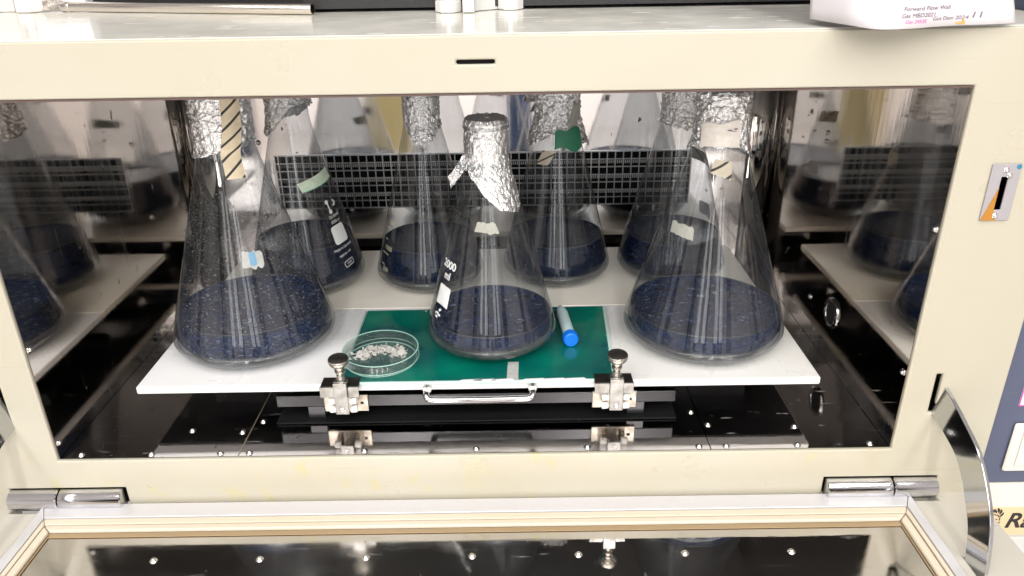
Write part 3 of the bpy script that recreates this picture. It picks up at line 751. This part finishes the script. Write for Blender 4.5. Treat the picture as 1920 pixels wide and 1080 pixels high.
# 2 front centre, on the green sheet
L2 = Lathe(.0195, .183, PT+.0042, .088, .026, .252, .298)
F2 = flask(L2, 'smaller front flask standing on the green sheet, foil wrapped down its whole neck', .103, 'glass',
           dict(ztop=.3655, bottom=lambda a: ramp(a, [(-180, .305), (-90, .302), (-50, .305), (-20, .288), (15, .264), (60, .252), (95, .266), (140, .295), (180, .305)]), seed=2, loose=.0014, amp=.0017, top_r=.0262))
fl = bmesh.new(); g = []
for j in range(9):
    v = j/8; row = []
    for i in range(6):
        u = i/5; base = L2.P(-78+14*u, .322-.018*u, .002)
        d = Vector((-.021, -.012, -.026))*v*(1-.15*u) + Vector((0, .004*math.sin(v*7+u*3), .003*noise.noise((u*5, v*6, 3))))
        row.append(fl.verts.new(base+d+Vector((0, -.002*noise.noise((u*9, v*9, 1)), 0))))
    g.append(row)
for a, b in zip(g, g[1:]):
    for i in range(5): fl.faces.new((a[i], a[i+1], b[i+1])); fl.faces.new((a[i], b[i+1], b[i]))
o = obj('foil_flap', fl, M['foil'], F2); o.modifiers.new('t', 'SOLIDIFY').thickness = .0004
obj('lettering', wrap_text(L2, '2000', .0135, -55, .186, -4, weight=.0004), M['print_white'], F2)
obj('lettering', wrap_text(L2, 'ml', .013, -55, .172, -4, weight=.0004), M['print_white'], F2)
obj('label_panel', wrap_poly(L2, rrect(.026, .026, .0012), -56, .1455, -3), M['print_white'], F2)
sm = bmesh.new()
for t_, a_, z_, s_ in (('Approx. vol.', -81, .168, 90), ('Made in Germany', -80, .140, 90)):
    b2 = wrap_text(L2, t_, .0052, a_, z_, s_); me_ = bpy.data.meshes.new('x'); b2.to_mesh(me_); b2.free(); sm.from_mesh(me_); bpy.data.meshes.remove(me_)
obj('lettering', sm, M['print_white'], F2)
cr = bmesh.new()
for k in range(9):
    x_, y_ = random.uniform(-.009, .009), random.uniform(-.007, .006)
    wrap_poly(L2, [(x_+random.uniform(.001, .003)*math.cos(R_(q)), y_+random.uniform(.001, .0026)*math.sin(R_(q))) for q in range(0, 360, 45)], -58, .121, 0, bm=cr)
obj('maker_mark', cr, M['print_white'], F2)
obj('tape', patch(L2, [(-20, .234), (18, .231), (12, .245), (-16, .247)], ragged=.2, seed=5), M['tape_sage'], F2)
# 3 front right
L3 = Lathe(.310, .193, PT, .108, .030, .279, .322)
F3 = flask(L3, 'big front flask at the right with a white tape band round its foil neck', .103, 'glass',
           dict(ztop=.394, bottom=lambda a: ramp(a, [(-180, .315), (-100, .318), (-70, .328), (-30, .330), (30, .328), (65, .312), (100, .305), (180, .315)]), seed=3, loose=.0034, amp=.003))
def band(L, a0, a1, z0, z1, off, seed):
    bm = bmesh.new(); uvl = bm.loops.layers.uv.new('UVMap'); g = []
    for j in range(9):
        v = j/8; row = []
        for i in range(21):
            u = i/20; a = a0+(a1-a0)*u; z = z0(u)+(z1(u)-z0(u))*v
            r = max(L.rad(z), L.rn)+off+.0005*noise.noise((u*4, v*2, seed))+.0003*math.sin(v*22+u*3)
            row.append(bm.verts.new((L.x+r*math.sin(R_(a)), L.y-r*math.cos(R_(a)), z)))
        g.append(row)
    for a, b in zip(g, g[1:]):
        for i in range(20): bm.faces.new((a[i], a[i+1], b[i+1], b[i]))
    return bm
obj('tape_band', band(L3, -54, 24, lambda u: .329+.002*math.sin(u*3), lambda u: .357+.005*u+.0015*math.sin(u*9), .0060, 2), M['tape_white'], F3, smooth=True)
pm = bmesh.new()
for dx, dz, w_, h_, rr in ((-.004, 0, .006, .0016, 12), (.003, .0015, .005, .0018, 25), (.001, -.0012, .008, .0008, 8)):
    b3 = [(dx+w_/2*math.cos(R_(q)), dz+h_/2*math.sin(R_(q))) for q in range(0, 360, 45)]
    c0 = R_(8)
    vs = [pm.verts.new((L3.x+(L3.rn+.0074)*math.sin(R_(8)+px/.036), L3.y-(L3.rn+.0074)*math.cos(R_(8)+px/.036), .351+pz)) for px, pz in b3]
    pm.faces.new(vs)
obj('small_mark', pm, M['pen'], F3)
obj('tape', patch(L3, [(-64, .222), (-33, .219), (-34, .233), (-66, .236)], ragged=.2, seed=7), M['tape_sage'], F3)
obj('tape', patch(L3, [(-26, .300), (8, .292), (14, .312), (-20, .316)], ragged=.1, seed=9), M['tape_dim'], F3)
# 4 back left
L4 = Lathe(-.281, .399, PT-.001, .0895, .029, .262, .30)
F4 = flask(L4, 'rear left flask with white printed logo and a pale green tape slanting across it', .134, 'glass',
           dict(ztop=.366, bottom=lambda a: ramp(a, [(-180, .318), (-80, .308), (-40, .300), (0, .330), (20, .345), (60, .349), (120, .34), (180, .318)]), seed=4, loose=.003, amp=.003, flare=.004))
obj('tape', patch(L4, [(21, .2205), (86, .232), (82, .250), (14, .2345)], nu=14), M['tape_green'], F4)
T4 = 62
lg = bmesh.new()
wrap_poly(L4, [(.0034*math.cos(R_(q)), .0034*math.sin(R_(q))) for q in range(0, 360, 40)], T4-7, .2005, 0, bm=lg)
wrap_poly(L4, [(.0034*math.cos(R_(q)), .0034*math.sin(R_(q))) for q in range(0, 360, 40)], T4-4, .1855, 0, bm=lg)
wrap_poly(L4, [(-.0012, -.008), (.0012, -.008), (.0012, .008), (-.0012, .008)], T4-5.5, .193, 8, off=.001, bm=lg)
wrap_poly(L4, [(.0052*math.cos(R_(q)), .0052*math.sin(R_(q))) for q in range(-120, 100, 30)]+[(.0026*math.cos(R_(q)), .0026*math.sin(R_(q))) for q in range(90, -130, -30)], T4+5, .197, 0, bm=lg)
obj('logo', lg, M['print_white'], F4)
for t_, z_, s_ in (('DURAN', .178, .0062), ('2000 ml', .170, .0062), ('Made in Germany', .129, .0058), ('approx. vol.', .119, .0058)):
    obj('lettering', wrap_text(L4, t_, s_, T4, z_, 6), M['print_white'], F4)
obj('label_panel', wrap_poly(L4, rrect(.0285, .0285, .005), T4, .150, 5), M['print_white'], F4)
ro = obj('badge_outline', ring_outline(L4, .021, .0095, .003, .0009, T4+1, .1035, 8), M['print_white'], F4)
obj('lettering', wrap_text(L4, '14/23', .005, T4+1, .1035, 8), M['print_white'], ro)
# 5 back, left of centre
L5 = Lathe(-.084, .404, PT-.001, .086, .0255, .262, .30)
F5 = flask(L5, 'rear flask left of centre with yellowish graduation marks, its foil ending in a point', .1265, 'glass_dim',
           dict(ztop=.372, bottom=lambda a: ramp(a, [(-180, .305), (-60, .318), (-25, .292), (0, .284), (30, .290), (70, .308), (180, .305)]), seed=5, loose=.0022, amp=.002))
for t_, z_ in (('1500', .163), ('1000', .1235), ('500', .0905)):
    obj('lettering', wrap_text(L5, t_, .0098, -52, z_+.0035, -6), M['print_yellow'], F5)
gd = bmesh.new()
for z_, w_ in ((.157, .017), (.140, .007), (.118, .018), (.101, .010), (.083, .020), (.186, .008)):
    wrap_poly(L5, [(-w_/2, -.0005), (w_/2, -.0005), (w_/2, .0005), (-w_/2, .0005)], -60+w_*200, z_, -6, bm=gd)
obj('graduation', gd, M['print_yellow'], F5)
# 6 back, right of centre
L6 = Lathe(.121, .420, PT-.001, .087, .027, .262, .30)
F6 = flask(L6, 'rear flask right of centre with deep green film and striped tape at its collar', .1255, 'glass_dim',
           dict(ztop=.378, bottom=lambda a: ramp(a, [(-180, .285), (-60, .276), (-20, .292), (10, .300), (45, .282), (90, .270), (180, .285)]), seed=6, loose=.0055, amp=.0042, flare=.004))
strip_tape(L6, [(-34, .249), (-20, .270)], .021, M['tape_dim'], F6, off=.0012, seed=2, nv=10)
obj('tape_film', band(L6, -8, 46, lambda u: .274+.004*math.sin(u*7), lambda u: .300+.006*u+.002*math.sin(u*11), .0125, 4), M['tape_deep'], F6, smooth=True)
strip_tape(L6, [(30, .302), (38, .318), (48, .338)], .016, M['tape_sage'], F6, off=.0105, seed=6, nv=10)
# 7 back right
L7 = Lathe(.309, .420, PT-.001, .087, .0265, .262, .30)
F7 = flask(L7, 'rear right flask half hidden behind the big front right flask, dull foil on its neck', .1265, 'glass_dim',
           dict(ztop=.372, bottom=lambda a: ramp(a, [(-180, .30), (-60, .305), (0, .298), (60, .305), (180, .30)]), seed=8, loose=.003, amp=.003))
obj('tape', patch(L7, [(78, .228), (140, .236), (140, .256), (78, .248)], nu=14), M['tape_dim'], F7)
obj('label_panel', wrap_poly(L7, rrect(.024, .024, .004), 122, .150, 5), M['print_white'], F7)

# ------------------------------------------------------------------ things on the tray
gs = empty('green_sheet', (0, .17, PT), 'glossy dark green acrylic sheet lying on the white board under the centre flask', 'acrylic sheet')
bm = bmesh.new(); prism(bm, [(-.1675, .0745, PT+.0005), (.1730, .0745, PT+.0005), (.1825, .2800, PT+.0005), (-.1670, .2760, PT+.0005)], (0, 0, .0033))
obj('sheet', bm, M['green'], gs)
eb = bmesh.new()
for p, q, d in (((-.1693, .0745), (-.1690, .2760), (-.0022, 0)), ((.1732, .0745), (.1827, .2800), (.0042, 0)), ((-.1675, .0743), (.1730, .0743), (0, -.0022))):
    prism(eb, [(p[0], p[1], PT+.0004), (q[0], q[1], PT+.0004), (q[0]+d[0], q[1]+d[1], PT+.0004), (p[0]+d[0], p[1]+d[1], PT+.0004)], (0, 0, .0036))
obj('clear_edge', eb, M['green_edge'], gs)
bm = bmesh.new(); prism(bm, [(.0400, .0723, PT+.0040), (.0545, .0723, PT+.0040), (.0555, .118, PT+.0040), (.0415, .118, PT+.0040)], (0, 0, .0003))
obj('tape', bm, M['tape_grey'], gs)
bm = bmesh.new()
for x in (-.02, -.003, .02, .06, .085, .11): prism(bm, [(x, .0722+random.uniform(0, .001), PT+.0042), (x+.03, .0722, PT+.0042), (x+.027, .0765, PT+.0042), (x+.004, .0752, PT+.0042)], (0, 0, .0003))
obj('tape', bm, M['label_white'], gs)
# petri dish
GT = PT+.0039
pd = empty('petri_dish', (-.1255, .131, GT), 'round clear petri dish holding pale dried flakes beside the left clamp', 'petri dish')
c = (-.1255, .131, GT)
obj('dish_base', lathe(bmesh.new(), [(0, .0012), (.044, .0012), (.0455, .0018), (.0458, .0125), (.0472, .0125), (.0472, .0002), (.0462, 0), (0, 0)], c, n=72), M['petri'], pd, smooth=True)
lid = obj('dish_lid', lathe(bmesh.new(), [(0, .0160), (.0478, .0160), (.0486, .0152), (.0487, .0045), (.0499, .0045), (.0499, .0160), (.0490, .0174), (0, .0174)], c, n=72), M['petri'], pd, smooth=True)
lid.data.set_sharp_from_angle(angle=R_(40)); pd.children[0].data.set_sharp_from_angle(angle=R_(40))
rim = bmesh.new()
def torus(bm, R, h, r):
    tube_pts = [(c[0]+R*math.cos(2*math.pi*k/64), c[1]+R*math.sin(2*math.pi*k/64), c[2]+h) for k in range(64)]
    lathe(bm, [(R+r*math.cos(R_(q)), h+r*math.sin(R_(q))) for q in range(0, 361, 60)], c, n=64)
torus(rim, .0492, .0170, .0006); obj('lid_rim_glint', rim, M['rim'], lid, smooth=True)
rim = bmesh.new(); torus(rim, .0496, .0046, .0005); obj('lid_rim_glint', rim, M['rim'], lid, smooth=True)
rim = bmesh.new(); torus(rim, .0466, .0007, .0006); obj('base_rim_glint', rim, M['rim'], pd, smooth=True)
fb = bmesh.new(); rnd = random.Random(11)
for k in range(420):
    t = rnd.random(); a = R_(200-t*215); rr = .0225+.012*rnd.gauss(0, .5)
    if t > .8: rr *= .75
    x, y = c[0]+.002+rr*1.15*math.cos(a), c[1]+rr*.80*math.sin(a)+.004
    s_ = rnd.uniform(.0014, .0042); z = GT+.0014+rnd.uniform(0, .0045)
    vs = [fb.verts.new((x+s_*rnd.uniform(-1, 1)*1.3, y+s_*rnd.uniform(-1, 1), z+s_*rnd.uniform(-.6, .6))) for _ in range(4)]
    for q in ((0, 1, 2), (0, 1, 3), (0, 2, 3), (1, 2, 3)): fb.faces.new([vs[i] for i in q])
tag(obj('dried_flakes', fb, M['flakes'], pd), kind='stuff')
# centrifuge tube
tu = empty('centrifuge_tube', (.126, .2, GT), 'small clear plastic tube with bright blue cap lying right of the centre flask', 'test tube')
p0, p1 = Vector((.1268, .1560, GT+.0098)), Vector((.1180, .2630, GT+.0086)); ax = (p1-p0).normalized(); Ln = (p1-p0).length
obj('tube_body', lathe(bmesh.new(), [(.0080, .004), (.0082, .02), (.0082, Ln-.026), (.0066, Ln-.014), (.0036, Ln-.003), (.0015, Ln), (0, Ln)], p0, ax, 32), M['tube_clear'], tu, smooth=True)
cap = bmesh.new(); n = 60; e1 = ax.orthogonal().normalized(); e2 = ax.cross(e1)
rings = []
for r, h, kn in ((0, 0, 0), (.0085, 0, 0), (.0099, .0012, 0), (.0102, .003, 1), (.0102, .0130, 1), (.0094, .0140, 0), (.0080, .0140, 0)):
    if r == 0: rings.append([cap.verts.new(p0)])
    else: rings.append([cap.verts.new(p0+ax*h+(e1*math.cos(2*math.pi*k/n)+e2*math.sin(2*math.pi*k/n))*(r+(.00035 if kn and k % 2 else 0))) for k in range(n)])
for a, b in zip(rings, rings[1:]):
    for k in range(n):
        if len(a) == 1: cap.faces.new((a[0], b[k], b[(k+1) % n]))
        else: cap.faces.new((a[k], a[(k+1) % n], b[(k+1) % n], b[k]))
bmesh.ops.recalc_face_normals(cap, faces=cap.faces[:])
obj('cap', cap, M['blue_cap'], tu)
bm = bmesh.new(); lathe(bm, [(.0072, .03), (.0072, .062), (0, .062)], p0, ax, 20); obj('residue', bm, M['label_white'], tu, smooth=True)

# ------------------------------------------------------------------ on top of the incubator
TZ = .4834
rod = empty('steel_tube', (-.37, .27, TZ), 'hollow steel tube with a flattened end lying on the incubator top', 'metal tube')
a, b = Vector((-.521, .3100, TZ+.0066)), Vector((-.1835, .2165, TZ+.0066)); ax = (b-a).normalized(); Ln = (b-a).length
obj('tube_body', lathe(bmesh.new(), [(.0055, .0), (.0064, .006), (.0064, Ln-.001), (.0060, Ln), (.0053, Ln), (.0051, Ln-.04), (0, Ln-.04)], a, ax, 32), M['tube_steel'], rod, smooth=True).data.set_sharp_from_angle(angle=R_(45))
obj('ferrule', lathe(bmesh.new(), [(0, -.014), (.0045, -.014), (.0072, -.010), (.0066, -.004), (.0074, 0), (.006, .003)], a, ax, 20), M['tube_steel'], rod, smooth=True)
bm = bmesh.new(); A_ = a-ax*.012
prism(bm, [A_+Vector((0, -.006, -.004)), A_+Vector((0, .005, .010)), A_+Vector((-.022, .010, .0075)), A_+Vector((-.052, .016, -.0052)), A_+Vector((-.050, .010, -.0060))], (0, -.0012, .0008))
obj('flat_end', bm, M['tube_steel'], rod)
um = empty('upper_machine', (0, .45, TZ), 'machine with near-black lower block standing on white feet on top of the incubator', 'machine')
bm = bmesh.new(); prism(bm, [(-.505, .342, TZ+.004), (-.20, .243, TZ+.004), (.55, .252, TZ+.004), (.55, .62, TZ+.004), (-.505, .62, TZ+.004)], (0, 0, .16)); obj('lower_block', bm, M['machine_dark'], um)  # near-black block behind the feet, its front slanted clear of the rod
obj('side_panel', B(-.86, -.600, .322, .335, TZ+.0005, TZ+.16), M['panel_grey'], um)
obj('white_panel', B(-.599, -.513, .338, .345, TZ+.0005, TZ+.16), M['label_white'], um)
obj('centre_post', B(-.0047, .0094, .206, .2255, TZ+.0006, TZ+.16), M['panel_grey'], um, bevel=.001)
bm = bmesh.new(); prism(bm, [(.0095, .2262, TZ+.0006), (.0500, .2600, TZ+.0006), (.0500, .2600, TZ+.16), (.0095, .2262, TZ+.16)], (-.002, .002, 0)); obj('gusset_panel', bm, M['grey_plastic'], um)
def foot(x, y, s=1):
    f = obj('foot', lathe(bmesh.new(), [(0, 0), (.0150*s, 0), (.0158*s, .0015), (.0158*s, .012*s), (.0145*s, .0135*s), (.004, .0137*s)], (x, y, TZ+.0004), n=6), M['white_foot'], um, bevel=.0008)
    obj('foot_stem', lathe(bmesh.new(), [(.004, .013*s), (.004, .16)], (x, y, TZ+.0004), n=14), M['nut'], f, smooth=True)
foot(-.0224, .222); foot(.0520, .247); foot(-.578, .318, 1.15)
# paper
pp = empty('paper_sheet', (.42, .0, TZ), 'white handwritten paper sheet leaning on the top right front edge', 'paper')
bp = [(.3413, .031, .4890), (.3513, .0, .4886), (.360, -.026, .4884), (.3735, -.042, .4871), (.3909, -.045, .4870), (.4131, -.038, .4868), (.4382, -.026, .4866), (.4629, -.016, .4862), (.4968, -.008, .4858), (.5212, -.004, .4862)]
def S(u, v):
    t = max(0, min(u, .9999))*(len(bp)-1); i = int(t); fr = t-i
    p0, p1, p2, p3 = (Vector(bp[max(0, min(len(bp)-1, k))]) for k in (i-1, i, i+1, i+2))
    q = .5*((2*p1)+(-p0+p2)*fr+(2*p0-5*p1+4*p2-p3)*fr**2+(-p0+3*p1-3*p2+p3)*fr**3)
    flat = Vector((.3413+.180*u, -.012, .4880)); k = max(0, 1-v*3)
    q = flat.lerp(q, .55+.45*k) if v > 0 else q
    return q+Vector((.004*v, .115*v, .165*v))
bm = bmesh.new(); g = [[bm.verts.new(S(i/40, j/16)) for i in range(41)] for j in range(17)]
for j in range(16):
    for i in range(40): bm.faces.new((g[j][i], g[j][i+1], g[j+1][i+1], g[j+1][i]))
ps = obj('sheet', bm, M['paper'], pp, smooth=True); ps.modifiers.new('t', 'SOLIDIFY').thickness = .0007
def write(body, size, u, v, mat, name='handwriting'):
    bm = text_mesh(body, size, .25)
    for q in bm.verts:
        uu, vv = u+q.co.x/.180, v+q.co.y/.201
        e = 1e-3; P0 = S(uu, vv); nrm = (S(uu+e, vv)-P0).cross(S(uu, vv+e)-P0).normalized()
        q.co = P0+nrm*.0005
    return obj(name, bm, mat, pp)
def on_paper(px_u, px_v): return px_u, px_v
write('Forward Flow Wall', .0056, .605, .088, M['pen']); write('Gas MBD2021', .0054, .560, .056, M['pen'])
write('Gas 2452E', .0046, .545, .028, M['pink_print']); write('Got Dacn 2024', .0050, .720, .036, M['pen']); write('11', .0085, .835, .046, M['pen'])
bm = bmesh.new()
for uu, vv, ww, hh in ((.780, .008, .003, .0012), (.790, .018, .0009, .003), (.765, .009, .002, .0008)):
    vs = []
    for q in range(0, 360, 40):
        P0 = S(uu+ww*math.cos(R_(q))/.180, vv+hh*math.sin(R_(q))/.2); vs.append(bm.verts.new(P0+Vector((0, -.0005, .0003))))
    bm.faces.new(vs)
obj('stain', bm, M['stain'], pp)

# ------------------------------------------------------------------ neighbouring machine, right
nm = empty('neighbour_machine', (.8, .3, -.3), 'blue-grey and cream machine standing close to the right side of the incubator', 'machine')
obj('blue_panel', B(.6165, 1.10, .030, .60, -.0775, .50), M['blue_panel'], nm, bevel=.004)
obj('lower_block', B(.6165, 1.10, .033, .60, -.60, -.0790), M['machine_cream'], nm, bevel=.002)
obj('name_plate', B(.6300, .80, .0312, .0329, -.1630, -.1185), M['tan_label'], nm)
obj('lower_drawer', B(.6180, 1.10, .0290, .0328, -.40, -.1665), M['grey_plastic'], nm, bevel=.0015)
sw = obj('switch_plate', B(.6605, .74, .0245, .0298, -.0550, .0160), M['machine_cream'], nm, bevel=.003)
obj('switch_rocker', B(.6715, .73, .0225, .0244, -.0450, .0060), M['machine_cream'], sw, bevel=.001)
stk = obj('sticker', B(.6585, .71, .0291, .0298, .0400, .0870), M['label_white'], nm)
bm = plate_holes((0, 2, 1), (.6585, .0400), (.71, .0870), [(.6600, .7085, .0415, .0855)], .0286, .0290); obj('sticker_border', bm, M['pink_print'], stk)
bm = text_mesh('Ra', .034, .2, .0008)
for v in bm.verts: v.co = Vector((.7065+v.co.x, .0309, -.1405+v.co.y))
npl = [o_ for o_ in nm.children if o_.name.startswith('name_plate')][0]
obj('lettering', bm, M['ink'], npl)
em = bmesh.new(); rnd = random.Random(5)
def blob(cx, cz, w_, h_, rot, n=10, bend=0):
    vs = []
    for k in range(n):
        t = 2*math.pi*k/n; x, z = w_*math.cos(t), h_*math.sin(t)+bend*(w_*math.cos(t))**2
        vs.append(em.verts.new((cx+x*math.cos(rot)-z*math.sin(rot), .0308, cz+x*math.sin(rot)+z*math.cos(rot))))
    em.faces.new(vs)
cx, cz = .6735, -.1400
for k in range(15):   # mane
    t = R_(35+k*20); r = .0135+.002*rnd.random()
    blob(cx+r*.72*math.cos(t), cz+r*1.25*math.sin(t), .0042, .0011+.0005*rnd.random(), t+.5, bend=40)
for k in range(10):
    t = R_(20+k*36); blob(cx+.0075*math.cos(t), cz+.0105*math.sin(t), .0030, .0008, t+1.2, bend=-50)
blob(cx-.003, cz+.003, .0016, .0008, .3); blob(cx+.0032, cz+.0032, .0016, .0008, -.3); blob(cx, cz-.0035, .0022, .0014, 0); blob(cx, cz-.0085, .0032, .0008, .1, bend=60)
obj('lion_emblem', em, M['ink'], npl)
